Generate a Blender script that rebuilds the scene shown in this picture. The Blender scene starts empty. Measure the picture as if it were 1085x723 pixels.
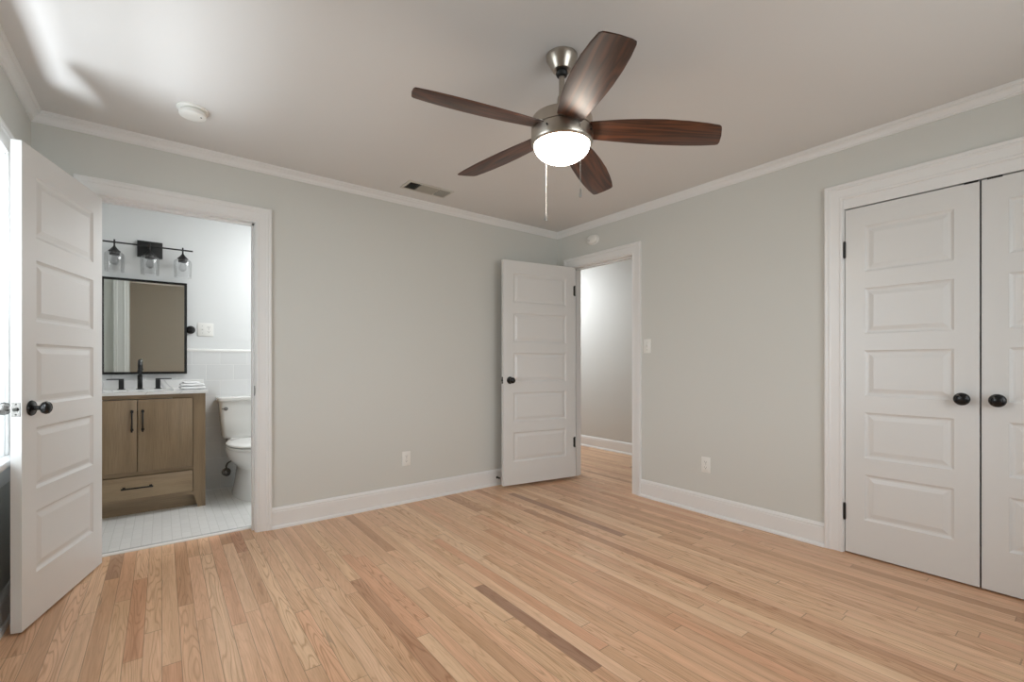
import bpy, bmesh, math, random
from mathutils import Vector, Matrix
random.seed(7)
S = bpy.context.scene
COL = S.collection
PI = math.pi

# ------------------------------------------------------------------ camera
CAM_H = 1.115
FPX = 484.5
cam_d = bpy.data.cameras.new('camera'); cam = bpy.data.objects.new('camera', cam_d); COL.objects.link(cam)
cam_d.sensor_width = 36.0; cam_d.sensor_fit = 'HORIZONTAL'
cam_d.lens = FPX / 1085 * 36.0
cam_d.shift_y = 23.5 / 1085
cam_d.clip_start = 0.02
cam.location = (0, 0, CAM_H)
cam.rotation_euler = (PI / 2, 0, -math.radians(37.43))
S.camera = cam

# ------------------------------------------------------------------ view
S.view_settings.view_transform = 'Standard'
S.view_settings.look = 'None'
S.view_settings.gamma = 1.0
S.view_settings.use_curve_mapping = False
S.view_settings.exposure = 0.30
S.cycles.use_denoising = True
S.cycles.max_bounces = 10
S.cycles.diffuse_bounces = 6
S.cycles.sample_clamp_indirect = 6.0
S.cycles.caustics_reflective = False
S.cycles.caustics_refractive = False

# ------------------------------------------------------------------ world: bright hazy day
SKY = 2.2
w = bpy.data.worlds.new('sky'); S.world = w; w.use_nodes = True
wt = w.node_tree; wt.nodes.clear()
wo = wt.nodes.new('ShaderNodeOutputWorld'); wb = wt.nodes.new('ShaderNodeBackground')
tc = wt.nodes.new('ShaderNodeTexCoord'); sx = wt.nodes.new('ShaderNodeSeparateXYZ'); rp = wt.nodes.new('ShaderNodeValToRGB')
mr = wt.nodes.new('ShaderNodeMapRange'); mr.inputs[1].default_value = -1; mr.inputs[2].default_value = 1
wt.links.new(tc.outputs['Generated'], sx.inputs[0]); wt.links.new(sx.outputs['Z'], mr.inputs[0]); wt.links.new(mr.outputs[0], rp.inputs[0])
rp.color_ramp.elements[0].position = 0.47; rp.color_ramp.elements[0].color = (0.36, 0.40, 0.38, 1)
rp.color_ramp.elements[1].position = 0.53; rp.color_ramp.elements[1].color = (0.86, 0.94, 1.0, 1)
wb.inputs['Strength'].default_value = SKY
wt.links.new(rp.outputs[0], wb.inputs['Color']); wt.links.new(wb.outputs[0], wo.inputs[0])

def area(name, loc, aim, sx_, sy_, power, color, portal=False):
    l = bpy.data.lights.new(name, 'AREA'); l.shape = 'RECTANGLE'; l.size = sx_; l.size_y = sy_
    l.energy = power; l.color = color
    o = bpy.data.objects.new(name, l); COL.objects.link(o)
    o.location = loc
    d = (Vector(aim) - Vector(loc)).normalized()
    o.rotation_euler = d.to_track_quat('-Z', 'Y').to_euler()
    if portal: l.cycles.is_portal = True
    return o

# room dimensions (metres), camera stands at x=0, y=0
XL, XR, YB, YR, ZC = -0.543, 3.20, 3.42, -0.62, 2.432
WT = 0.12
BX0, BX1, BY1 = -0.60, 1.80, 4.80           # bathroom
HX1, HY0, HY1 = 4.53, 1.55, 6.2             # hall
WIN1 = (1.55, 2.93, 0.70, 2.045)            # left wall window: y0 y1 z0 z1
WIN2 = (0.95, 2.55, 0.70, 2.045)            # rear wall window: x0 x1 z0 z1
BD = (-0.285, 0.487, 2.045)                 # bathroom doorway x0 x1 z
HD = (2.487, 3.210, 2.045)                  # hall doorway y0 y1 z
CD = (-0.180, 0.952, 2.075)                 # closet y0 y1 z

# daylight reaching the windows
area('window_daylight_left', (XL - WT - 0.12, (WIN1[0] + WIN1[1]) / 2, 1.40), (1.2, 2.0, 1.2), 1.35, 1.3, 17, (0.90, 0.95, 1.0))
area('window_daylight_rear', ((WIN2[0] + WIN2[1]) / 2, YR - WT - 0.12, 1.40), (1.8, 2.0, 1.2), 1.55, 1.3, 18, (0.97, 0.98, 1.0))
# added unseen lamp outside the left window, imitates sunlit bounce on the ceiling
area('added_bounce_lamp', (XL - 0.47, 2.52, 0.55), (XL + 0.25, 2.45, 2.4), 0.40, 0.40, 100, (0.88, 0.94, 1.0)).rotation_euler = (PI, math.radians(-27), 0)
bpy.data.lights['added_bounce_lamp'].spread = math.radians(132)
# bathroom ceiling light, hall daylight
area('bathroom_ceiling_light', (1.25, 4.0, 2.36), (0.75, 4.25, 0.0), 0.6, 0.6, 17, (0.97, 0.98, 1.0))
area('hall_ceiling_light', (3.75, 4.75, 2.30), (4.2, 4.5, 1.0), 0.5, 0.5, 20, (0.90, 0.95, 1.0))

# ------------------------------------------------------------------ materials
def newmat(name):
    m = bpy.data.materials.new(name); m.use_nodes = True
    t = m.node_tree; t.nodes.clear()
    out = t.nodes.new('ShaderNodeOutputMaterial'); b = t.nodes.new('ShaderNodeBsdfPrincipled')
    t.links.new(b.outputs[0], out.inputs[0])
    return m, t, b

class G:
    def __init__(s, t): s.t = t
    def n(s, typ, **kw):
        x = s.t.nodes.new(typ)
        for k, v in kw.items(): setattr(x, k, v)
        return x
    def put(s, sock, v):
        if isinstance(v, (int, float)): sock.default_value = v
        elif isinstance(v, tuple): sock.default_value = v
        else: s.t.links.new(v, sock)
    def m(s, op, a, b=0.0, c=None):
        x = s.n('ShaderNodeMath', operation=op); s.put(x.inputs[0], a); s.put(x.inputs[1], b)
        if c is not None: s.put(x.inputs[2], c)
        return x.outputs[0]
    def xyz(s, a, b, c=0.0):
        x = s.n('ShaderNodeCombineXYZ'); s.put(x.inputs[0], a); s.put(x.inputs[1], b); s.put(x.inputs[2], c); return x.outputs[0]
    def coord(s):
        x = s.n('ShaderNodeTexCoord'); y = s.n('ShaderNodeSeparateXYZ'); s.t.links.new(x.outputs['Object'], y.inputs[0])
        return y.outputs[0], y.outputs[1], y.outputs[2]
    def noise(s, vec, scale, detail=2, rough=0.5, dist=0.0):
        x = s.n('ShaderNodeTexNoise'); s.put(x.inputs['Vector'], vec); x.inputs['Scale'].default_value = scale
        x.inputs['Detail'].default_value = detail; x.inputs['Roughness'].default_value = rough; x.inputs['Distortion'].default_value = dist
        return x.outputs[0]
    def white(s, vec):
        x = s.n('ShaderNodeTexWhiteNoise'); x.noise_dimensions = '3D'; s.put(x.inputs['Vector'], vec); return x.outputs['Value']
    def ramp(s, f, stops, interp='LINEAR'):
        x = s.n('ShaderNodeValToRGB'); x.color_ramp.interpolation = interp
        e = x.color_ramp.elements
        while len(e) < len(stops): e.new(0.5)
        for i, (p, c) in enumerate(stops): e[i].position = p; e[i].color = (*c, 1)
        s.put(x.inputs[0], f); return x.outputs[0]
    def mix(s, f, a, b, blend='MIX'):
        x = s.n('ShaderNodeMix', data_type='RGBA', blend_type=blend)
        s.put(x.inputs[0], f)
        for sock, v in ((x.inputs[6], a), (x.inputs[7], b)):
            if isinstance(v, tuple): sock.default_value = (*v, 1)
            else: s.t.links.new(v, sock)
        return x.outputs[2]
    def bump(s, b, h, strength, dist=0.001):
        x = s.n('ShaderNodeBump'); x.inputs['Strength'].default_value = strength; x.inputs['Distance'].default_value = dist
        s.put(x.inputs['Height'], h); s.t.links.new(x.outputs[0], b.inputs['Normal'])

def paint(name, col, rough=0.6, tex=0.15, scale=90):
    m, t, b = newmat(name); g = G(t)
    x, y, z = g.coord(); v = g.xyz(x, y, z)
    n = g.noise(v, 1.3, 2)
    c = g.mix(n, tuple(k * 0.985 for k in col), tuple(min(1, k * 1.015) for k in col))
    t.links.new(c, b.inputs['Base Color']); b.inputs['Roughness'].default_value = rough
    if tex: g.bump(b, g.noise(v, scale, 3), tex, 0.0006)
    return m

def solid(name, col, rough=0.4, metal=0.0, coat=0.0, spec=None, var=0.06):
    m, t, b = newmat(name); g = G(t)
    x, y, z = g.coord()
    n = g.noise(g.xyz(x, y, z), 14, 2)
    c = g.mix(n, tuple(k * (1 - var) for k in col), tuple(min(1, k * (1 + var)) for k in col))
    t.links.new(c, b.inputs['Base Color'])
    b.inputs['Roughness'].default_value = rough; b.inputs['Metallic'].default_value = metal
    b.inputs['Coat Weight'].default_value = coat
    if spec is not None: b.inputs['Specular IOR Level'].default_value = spec
    return m

M = {}
M['wall'] = paint('wall_paint', (0.665, 0.671, 0.640), 0.72, 0.12, 120)
M['bath_wall'] = paint('bathroom_paint', (0.74, 0.76, 0.76), 0.6, 0.08)
M['hall_wall'] = paint('hall_paint', (0.62, 0.61, 0.58), 0.7, 0.08)
M['ceiling'] = paint('ceiling_paint', (0.715, 0.702, 0.688), 0.8, 0.2, 60)
M['trim'] = paint('trim_paint', (0.82, 0.82, 0.815), 0.32, 0.0)
M['door'] = paint('door_paint', (0.73, 0.73, 0.72), 0.30, 0.05, 200)
M['black'] = solid('black_metal', (0.012, 0.012, 0.012), 0.25, 0.3)
M['black_matte'] = solid('matte_black_metal', (0.02, 0.02, 0.02), 0.45, 0.2)
M['dark'] = solid('dark_gap', (0.02, 0.02, 0.018), 0.8)
M['hinge'] = solid('bronze_hinge_metal', (0.05, 0.05, 0.045), 0.35, 0.8)
M['nickel'] = solid('brushed_nickel', (0.46, 0.42, 0.37), 0.28, 1.0)
M['steel'] = solid('zinc_steel', (0.42, 0.42, 0.41), 0.35, 1.0)
M['chrome'] = solid('chrome', (0.75, 0.75, 0.75), 0.1, 1.0)
M['dull'] = solid('dull_chrome', (0.22, 0.21, 0.20), 0.22, 1.0)
M['porcelain'] = solid('porcelain', (0.80, 0.80, 0.78), 0.12, 0.0, 0.3, var=0.01)
M['plastic'] = solid('white_plastic', (0.84, 0.84, 0.81), 0.4, var=0.01)
M['plastic_dark'] = solid('slot_plastic', (0.05, 0.05, 0.05), 0.5)
M['vent'] = solid('vent_metal', (0.60, 0.58, 0.53), 0.5)
M['louver'] = solid('shaded_vent_metal', (0.40, 0.38, 0.33), 0.5)  # slat shading put into the colour, darker than the vent frame
M['quartz'] = None
M['towel'] = None

def floor_mat():
    m, t, b = newmat('oak_strip_floor'); g = G(t)
    x, y, z = g.coord()
    W = 0.0585
    xs = g.m('DIVIDE', x, W); row = g.m('FLOOR', xs); fx = g.m('FRACT', xs)
    r1 = g.white(g.xyz(row, 3.7, 1.1)); r2 = g.white(g.xyz(row, 9.2, 5.3))
    L = g.m('ADD', g.m('MULTIPLY', r2, 0.9), 0.7)
    ys = g.m('ADD', g.m('DIVIDE', y, L), g.m('MULTIPLY', r1, 17.0)); seg = g.m('FLOOR', ys); fy = g.m('FRACT', ys)
    idv = g.white(g.xyz(row, seg, 0.5)); id2 = g.white(g.xyz(row, seg, 8.5)); id3 = g.white(g.xyz(row, seg, 21.5))
    base = g.ramp(idv, [(0.0, (0.52, 0.305, 0.19)), (0.07, (0.61, 0.385, 0.245)), (0.30, (0.68, 0.44, 0.29)),
                        (0.55, (0.715, 0.485, 0.325)), (0.80, (0.745, 0.52, 0.35)), (0.93, (0.77, 0.56, 0.39)), (1.0, (0.68, 0.42, 0.27))])
    pink = g.ramp(id2, [(0.0, (1.0, 0.90, 0.87)), (0.4, (1.0, 1.0, 1.0)), (1.0, (1.0, 1.0, 0.97))])
    base = g.mix(1.0, base, pink, 'MULTIPLY')
    # grain, offset plank by plank
    ox = g.m('MULTIPLY', idv, 37.0); oy = g.m('MULTIPLY', id2, 53.0)
    warp = g.noise(g.xyz(g.m('ADD', g.m('MULTIPLY', x, 17.0), ox), g.m('ADD', g.m('MULTIPLY', y, 1.25), oy), 0.0), 1.0, 1.5, 0.35)
    cath = g.m('FRACT', g.m('MULTIPLY', warp, 15.0))
    cath = g.m('ABSOLUTE', g.m('SUBTRACT', cath, 0.5))
    cathl = g.m('SMOOTH_MIN', g.m('MULTIPLY', cath, 5.0), 1.0, 0.3)
    fine = g.noise(g.xyz(g.m('ADD', g.m('MULTIPLY', x, 260.0), ox), g.m('ADD', g.m('MULTIPLY', y, 7.0), oy), 0.0), 1.0, 4, 0.6)
    broad = g.noise(g.xyz(g.m('ADD', g.m('MULTIPLY', x, 30.0), oy), g.m('ADD', g.m('MULTIPLY', y, 1.1), ox), 0.0), 1.0, 3, 0.6)
    gr = g.ramp(cathl, [(0.0, (0.68, 0.57, 0.47)), (1.0, (1.02, 1.02, 1.02))])
    base = g.mix(g.m('MULTIPLY', g.ramp(id3, [(0.2, (0.25,) * 3), (0.9, (1,) * 3)]), 0.9), base, g.mix(1.0, base, gr, 'MULTIPLY'))
    base = g.mix(0.8, base, g.mix(1.0, base, g.ramp(fine, [(0.30, (0.82, 0.78, 0.73)), (0.55, (1, 1, 1))]), 'MULTIPLY'))
    base = g.mix(0.8, base, g.mix(1.0, base, g.ramp(broad, [(0.30, (0.80, 0.74, 0.66)), (0.6, (1.03, 1.02, 1.0))]), 'MULTIPLY'))
    # a few dark mahogany toned planks and mineral streaks
    dk = g.m('GREATER_THAN', id3, 0.990)
    base = g.mix(g.m('MULTIPLY', dk, 0.55), base, (0.20, 0.11, 0.08))
    st = g.noise(g.xyz(g.m('MULTIPLY', x, 45.0), g.m('MULTIPLY', y, 2.2), 3.0), 1.0, 2, 0.5, 0.6)
    base = g.mix(g.m('MULTIPLY', g.m('GREATER_THAN', st, 0.73), 0.4), base, (0.22, 0.15, 0.11))
    # seams
    e = g.m('MINIMUM', fx, g.m('SUBTRACT', 1.0, fx)); ee = g.m('MINIMUM', g.m('MULTIPLY', g.m('MINIMUM', fy, g.m('SUBTRACT', 1.0, fy)), 14.0), e)
    seam = g.m('LESS_THAN', ee, 0.022)
    base = g.mix(g.m('MULTIPLY', seam, 0.5), base, (0.16, 0.09, 0.05))
    base = g.mix(1.0, base, (1.09, 1.06, 1.04), 'MULTIPLY')
    t.links.new(base, b.inputs['Base Color'])
    b.inputs['Roughness'].default_value = 0.33
    g.put(b.inputs['Roughness'], g.m('ADD', g.m('MULTIPLY', fine, 0.12), 0.27))
    g.bump(b, g.m('SUBTRACT', g.m('MULTIPLY', fine, 0.3), seam), 0.25, 0.0006)
    return m
M['floor'] = floor_mat()

def tile_mat(name, ax, W, H, col, grout, stagger=0.5, gw=0.003, rough=0.18, var=0.03):
    m, t, b = newmat(name); g = G(t)
    c = g.coord(); u, v = c[ax[0]], c[ax[1]]
    vs = g.m('DIVIDE', v, H); rowi = g.m('FLOOR', vs); fv = g.m('FRACT', vs)
    us = g.m('ADD', g.m('DIVIDE', u, W), g.m('MULTIPLY', rowi, stagger)); fu = g.m('FRACT', us)
    du = g.m('MULTIPLY', g.m('MINIMUM', fu, g.m('SUBTRACT', 1.0, fu)), W)
    dv = g.m('MULTIPLY', g.m('MINIMUM', fv, g.m('SUBTRACT', 1.0, fv)), H)
    d = g.m('MINIMUM', du, dv); k = g.m('LESS_THAN', d, gw / 2)
    idv = g.white(g.xyz(g.m('FLOOR', us), rowi, 2.0))
    cc = g.mix(idv, tuple(q * (1 - var) for q in col), tuple(min(1, q * (1 + var)) for q in col))
    t.links.new(g.mix(k, cc, grout), b.inputs['Base Color'])
    b.inputs['Roughness'].default_value = rough
    g.bump(b, g.m('MINIMUM', g.m('DIVIDE', d, gw * 1.5), 1.0), 0.5, 0.001)
    return m
M['wall_tile'] = tile_mat('white_wall_tile', (0, 2), 0.205, 0.138, (0.70, 0.71, 0.71), (0.80, 0.80, 0.79))
M['wall_tile_y'] = tile_mat('white_wall_tile_side', (1, 2), 0.205, 0.138, (0.70, 0.71, 0.71), (0.80, 0.80, 0.79))
M['floor_tile'] = tile_mat('white_floor_tile', (1, 0), 0.102, 0.0505, (0.76, 0.76, 0.74), (0.60, 0.60, 0.57), gw=0.0028, rough=0.3)

def wood(name, c0, c1, c2, axis, rough=0.4, sc=1.0, coat=0.0, rings=9.0):
    m, t, b = newmat(name); g = G(t)
    c = list(g.coord())
    oi = g.n('ShaderNodeObjectInfo').outputs['Random']; off = g.m('MULTIPLY', oi, 13.0)
    mul = [22.0 * sc] * 3; mul[axis] = 2.2 * sc
    v = g.xyz(*[g.m('ADD', g.m('MULTIPLY', c[i], mul[i]), off) for i in range(3)])
    mul2 = [300.0] * 3; mul2[axis] = 9.0
    v2 = g.xyz(*[g.m('MULTIPLY', c[i], mul2[i]) for i in range(3)])
    w1 = g.noise(v, 0.55, 3, 0.5, 0.3); f = g.m('ABSOLUTE', g.m('SUBTRACT', g.m('FRACT', g.m('MULTIPLY', w1, rings)), 0.5))
    base = g.ramp(g.m('MULTIPLY', f, 2.0), [(0.0, c0), (0.45, c1), (1.0, c2)])
    fi = g.noise(v2, 1.0, 3, 0.6)
    base = g.mix(0.7, base, g.mix(1.0, base, g.ramp(fi, [(0.3, (0.72, 0.70, 0.68)), (0.6, (1, 1, 1))]), 'MULTIPLY'))
    t.links.new(base, b.inputs['Base Color']); b.inputs['Roughness'].default_value = rough
    b.inputs['Coat Weight'].default_value = coat; b.inputs['Coat Roughness'].default_value = 0.36
    g.bump(b, fi, 0.1, 0.0005)
    return m
M['blade'] = wood('walnut_blade', (0.030, 0.009, 0.004), (0.066, 0.021, 0.009), (0.125, 0.040, 0.016), 0, 0.5, 1.0, 0.36, 7.0)
M['oak_v'] = wood('vanity_oak_upright', (0.225, 0.155, 0.088), (0.262, 0.184, 0.106), (0.292, 0.208, 0.124), 2, 0.45, 0.6, 0.0, 3.0)
M['oak_h'] = wood('vanity_oak_level', (0.255, 0.178, 0.104), (0.295, 0.210, 0.124), (0.328, 0.238, 0.144), 0, 0.45, 0.6, 0.0, 3.0)

def quartz():
    m, t, b = newmat('white_quartz'); g = G(t)
    x, y, z = g.coord(); v = g.xyz(x, y, z)
    n = g.noise(v, 1.4, 2, 0.5, 0.8); r = g.m('ABSOLUTE', g.m('SUBTRACT', n, 0.5))
    t.links.new(g.ramp(r, [(0.0, (0.58, 0.58, 0.58)), (0.006, (0.80, 0.80, 0.79)), (1.0, (0.83, 0.83, 0.82))]), b.inputs['Base Color'])
    b.inputs['Roughness'].default_value = 0.15
    return m
M['quartz'] = quartz()
def towelm():
    m, t, b = newmat('white_terry'); g = G(t)
    x, y, z = g.coord(); v = g.xyz(x, y, z)
    n = g.noise(v, 380, 2, 0.7)
    t.links.new(g.mix(n, (0.76, 0.77, 0.78), (0.90, 0.90, 0.90)), b.inputs['Base Color'])
    b.inputs['Roughness'].default_value = 0.95; b.inputs['Sheen Weight'].default_value = 0.3
    g.bump(b, n, 0.6, 0.002)
    return m
M['towel'] = towelm()
def mirrorm():
    m, t, b = newmat('mirror_glass'); g = G(t)
    b.inputs['Base Color'].default_value = (0.72, 0.73, 0.68, 1); b.inputs['Metallic'].default_value = 1; b.inputs['Roughness'].default_value = 0.01
    return m
M['mirror'] = mirrorm()
def glassm(name, tint, gl=0.0):
    m = bpy.data.materials.new(name); m.use_nodes = True; t = m.node_tree; t.nodes.clear(); g = G(t)
    out = g.n('ShaderNodeOutputMaterial'); mx = g.n('ShaderNodeMixShader'); tr = g.n('ShaderNodeBsdfTransparent'); go = g.n('ShaderNodeBsdfGlossy')
    tr.inputs[0].default_value = (*tint, 1); go.inputs['Roughness'].default_value = 0.03
    lw = g.n('ShaderNodeLayerWeight'); lw.inputs[0].default_value = 0.35
    g.put(mx.inputs[0], g.m('ADD', g.m('MULTIPLY', lw.outputs['Fresnel'], 0.30), gl)); t.links.new(tr.outputs[0], mx.inputs[1]); t.links.new(go.outputs[0], mx.inputs[2])
    t.links.new(mx.outputs[0], out.inputs[0]); return m
M['shade_glass'] = glassm('clear_shade_glass', (0.985, 0.985, 0.985), 0.01)
M['window_glass'] = glassm('window_glass', (0.97, 0.98, 0.98), 0.0)
def emit(name, col, st):
    m, t, b = newmat(name)
    b.inputs['Base Color'].default_value = (0.9, 0.9, 0.88, 1); b.inputs['Emission Color'].default_value = (*col, 1)
    b.inputs['Emission Strength'].default_value = st; b.inputs['Roughness'].default_value = 0.3
    return m
M['bowl'] = emit('lit_frosted_bowl', (1.0, 0.90, 0.78), 24.0)

# ------------------------------------------------------------------ mesh helpers
def B(): return bmesh.new()
def box(bm, a, b, bev=0.0, seg=2):
    x0, y0, z0 = a; x1, y1, z1 = b
    v = [bm.verts.new(p) for p in ((x0, y0, z0), (x1, y0, z0), (x1, y1, z0), (x0, y1, z0), (x0, y0, z1), (x1, y0, z1), (x1, y1, z1), (x0, y1, z1))]
    fs = [bm.faces.new([v[i] for i in q]) for q in ((0, 3, 2, 1), (4, 5, 6, 7), (0, 1, 5, 4), (1, 2, 6, 5), (2, 3, 7, 6), (3, 0, 4, 7))]
    if bev:
        es = {e for f in fs for e in f.edges}
        bmesh.ops.bevel(bm, geom=list(es), offset=bev, segments=seg, affect='EDGES', profile=0.5)
    return bm
def loft(bm, rings, cap0=True, cap1=True, closed=True):
    R = [[bm.verts.new(p) for p in r] for r in rings]
    n = len(R[0])
    for i in range(len(R) - 1):
        for j in range(n if closed else n - 1):
            k = (j + 1) % n
            bm.faces.new((R[i][j], R[i][k], R[i + 1][k], R[i + 1][j]))
    if cap0: bm.faces.new(list(reversed(R[0])))
    if cap1: bm.faces.new(R[-1])
    return R
def lathe(bm, prof, c=(0, 0, 0), axis='z', n=32, mat=None):
    """prof: (radius, height) pairs; radius 0 closes the end"""
    T = mat or Matrix.Identity(4)
    def P(r, h, a):
        if axis == 'z': p = Vector((r * math.cos(a), r * math.sin(a), h))
        elif axis == 'y': p = Vector((r * math.cos(a), h, r * math.sin(a)))
        else: p = Vector((h, r * math.cos(a), r * math.sin(a)))
        return T @ (p + Vector(c))
    prev = None
    for r, h in prof:
        if r < 1e-6: cur = [bm.verts.new(P(0, h, 0))]
        else: cur = [bm.verts.new(P(r, h, 2 * PI * i / n)) for i in range(n)]
        if prev:
            for i in range(n):
                j = (i + 1) % n
                if len(prev) == 1 and len(cur) > 1: bm.faces.new((prev[0], cur[i], cur[j]))
                elif len(cur) == 1 and len(prev) > 1: bm.faces.new((prev[i], cur[0], prev[j]))
                elif len(cur) > 1: bm.faces.new((prev[i], cur[i], cur[j], prev[j]))
        prev = cur
def cyl(bm, p0, p1, r, n=16, r1=None):
    tube(bm, [p0, p1], [r, r if r1 is None else r1], n)
def tube(bm, pts, r, n=12):
    pts = [Vector(p) for p in pts]
    if isinstance(r, (int, float)): r = [r] * len(pts)
    rings = []; up = None
    for i, p in enumerate(pts):
        d = (pts[min(i + 1, len(pts) - 1)] - pts[max(i - 1, 0)]).normalized()
        if up is None: up = Vector((0, 0, 1)) if abs(d.z) < 0.9 else Vector((1, 0, 0))
        a = d.cross(up).normalized(); b = a.cross(d).normalized(); up = b
        rings.append([p + a * r[i] * math.cos(2 * PI * k / n) + b * r[i] * math.sin(2 * PI * k / n) for k in range(n)])
    loft(bm, rings)
def sphere(bm, c, r, n=16, sz=1.0):
    pr = [(0 if i in (0, n // 2) else r * math.sin(PI * i / (n // 2)), -r * sz * math.cos(PI * i / (n // 2))) for i in range(n // 2 + 1)]
    lathe(bm, pr, c, 'z', n)
def obj(name, bm, mat, parent=None, loc=None, rot=None, smooth=35, kind=None):
    bmesh.ops.remove_doubles(bm, verts=bm.verts, dist=1e-5)
    bmesh.ops.recalc_face_normals(bm, faces=bm.faces)
    me = bpy.data.meshes.new(name); bm.to_mesh(me); bm.free()
    if smooth:
        me.shade_smooth(); me.set_sharp_from_angle(angle=math.radians(smooth))
    me.materials.append(mat)
    o = bpy.data.objects.new(name, me); COL.objects.link(o)
    if parent: o.parent = parent
    if loc: o.location = loc
    if rot: o.rotation_euler = rot
    return o
def tag(o, label=None, cat=None, group=None, kind=None):
    if label: o['label'] = label
    if cat: o['category'] = cat
    if group: o['group'] = group
    if kind: o['kind'] = kind
    return o
def thing(name, label, cat, loc=(0, 0, 0), rot=(0, 0, 0), group=None, kind=None):
    o = bpy.data.objects.new(name, None); COL.objects.link(o); o.location = loc; o.rotation_euler = rot
    o.empty_display_size = 0.05
    return tag(o, label, cat, group, kind)
def boxes(lst, bev=0.0):
    bm = B()
    for a, b in lst: box(bm, a, b, bev)
    return bm

# ------------------------------------------------------------------ structure
def struct(name, bm, mat, label, cat, smooth=None):
    return tag(obj(name, bm, mat, smooth=smooth), label, cat, kind='structure')

struct('floor', boxes([((XL - WT, YR - WT, -0.1), (HX1 + WT, YB + 0.113, 0)), ((XR, YB + 0.113, -0.1), (HX1 + WT, HY1 + WT, 0))]), M['floor'],
       'light natural oak strip floor of the bedroom, running on into the hall', 'floor')
struct('floor_bathroom', boxes([((BX0 - 0.06, YB + 0.113, -0.1), (XR, BY1 + WT, 0.010))], 0.0), M['floor_tile'],
       'small white tile floor of the bathroom', 'floor')
struct('ceiling', boxes([((XL - WT, YR - WT, ZC), (HX1 + WT, HY1 + WT, ZC + 0.1))]), M['ceiling'], 'smooth off-white ceiling', 'ceiling')
# back wall with bathroom doorway
struct('wall_back', boxes([((XL - WT, YB, 0), (BD[0] - 0.018, YB + WT, ZC)), ((BD[1] + 0.018, YB, 0), (XR, YB + WT, ZC)),
                           ((BD[0] - 0.018, YB, BD[2] + 0.018), (BD[1] + 0.018, YB + WT, ZC))]), M['wall'],
       'pale grey-green wall with the doorway to the bathroom', 'wall')
x0, x1 = XR, XR + WT
struct('wall_right', boxes([((x0, YR - WT, 0), (x1, CD[0] - 0.018, ZC)), ((x0, CD[0] - 0.018, CD[2] + 0.018), (x1, CD[1] + 0.018, ZC)),
                            ((x0, CD[1] + 0.018, 0), (x1, HD[0] - 0.018, ZC)), ((x0, HD[0] - 0.018, HD[2] + 0.018), (x1, HD[1] + 0.018, ZC)),
                            ((x0, HD[1] + 0.018, 0), (x1, HY1, ZC))]), M['wall'],
       'pale grey-green wall with the hall doorway and the closet', 'wall')
a, b, c, d = WIN1
struct('wall_left', boxes([((XL - WT, YR - WT, 0), (XL, a, ZC)), ((XL - WT, b, 0), (XL, YB, ZC)), ((XL - WT, a, 0), (XL, b, c)), ((XL - WT, a, d), (XL, b, ZC))]), M['wall'],
       'pale grey-green wall with the window behind the open bathroom door', 'wall')
a, b, c, d = WIN2
struct('wall_rear', boxes([((XL, YR - WT, 0), (a, YR, ZC)), ((b, YR - WT, 0), (XR, YR, ZC)), ((a, YR - WT, 0), (b, YR, c)), ((a, YR - WT, d), (b, YR, ZC))]), M['wall'],
       'grey-green wall behind the viewer, seen in the bathroom mirror', 'wall')
# bathroom walls
struct('wall_bathroom_far', boxes([((BX0 - WT, BY1, 0), (BX1 + WT, BY1 + WT, ZC))]), M['bath_wall'], 'white painted bathroom wall behind the vanity', 'wall')
struct('wall_bathroom_left', boxes([((BX0 - WT, YB + WT, 0), (BX0, BY1, ZC))]), M['bath_wall'], 'white bathroom side wall at the left', 'wall')
struct('wall_bathroom_right', boxes([((BX1, YB + WT, 0), (BX1 + WT, BY1, ZC))]), M['bath_wall'], 'white bathroom side wall at the right', 'wall')
TZ = 1.215
bm = B(); box(bm, (BX0, BY1 - 0.010, 0.010), (BX1, BY1, TZ))
tw = struct('trim_7', bm, M['wall_tile'], 'white tile wainscot on the bathroom wall', 'wall tile')
bm = B(); pts = [(0, 0), (-0.014, 0), (-0.014, 0.012), (-0.010, 0.020), (-0.004, 0.024), (0, 0.024)]
loft(bm, [[(x, BY1 + p[0], TZ + p[1]) for p in pts] for x in (BX0, BX1)])
struct('trim_8', bm, M['porcelain'], 'white bullnose tile edge capping the tile wainscot', 'wall tile')
# hall shell
struct('wall_hall', boxes([((HX1, HY0 - WT, 0), (HX1 + WT, HY1 + WT, ZC))]), M['hall_wall'], 'greige hall wall beyond the doorway', 'wall')
struct('wall_hall_near', boxes([((x1, HY0 - WT, 0), (HX1, HY0, ZC))]), M['hall_wall'], 'hall end wall nearest the closet', 'wall')
struct('wall_hall_far', boxes([((x0, HY1, 0), (HX1, HY1 + WT, ZC))]), M['hall_wall'], 'far hall end wall', 'wall')
struct('wall_closet', boxes([((3.95, -0.35, 0), (4.05, 1.25, ZC)), ((x1, -0.45, 0), (3.95, -0.35, ZC)), ((x1, 1.15, 0), (3.95, 1.25, ZC))]), M['dark'],
       'dark inside of the closet behind its doors', 'wall')

# --- crown moulding
CR = [(0, -0.055), (0.007, -0.055), (0.009, -0.051), (0.008, -0.047), (0.012, -0.044), (0.014, -0.036), (0.019, -0.028), (0.027, -0.022), (0.031, -0.020), (0.031, -0.0155), (0.038, -0.0145), (0.042, -0.010), (0.041, -0.006), (0.045, -0.005), (0.045, 0), (0, 0)]
corn = [(XL, YB, 1, -1), (XR, YB, -1, -1), (XR, YR, -1, 1), (XL, YR, 1, 1)]
nm = ['back', 'right', 'rear', 'left']
for i in range(4):
    A, Bc = corn[i], corn[(i + 1) % 4]
    bm = B()
    loft(bm, [[(q[0] + q[2] * p[0], q[1] + q[3] * p[0], ZC + p[1]) for p in CR] for q in (A, Bc)])
    struct('trim_%d' % (i + 1), bm, M['trim'], 'white crown moulding along the top of the %s wall' % nm[i], 'crown moulding', smooth=25)

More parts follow.
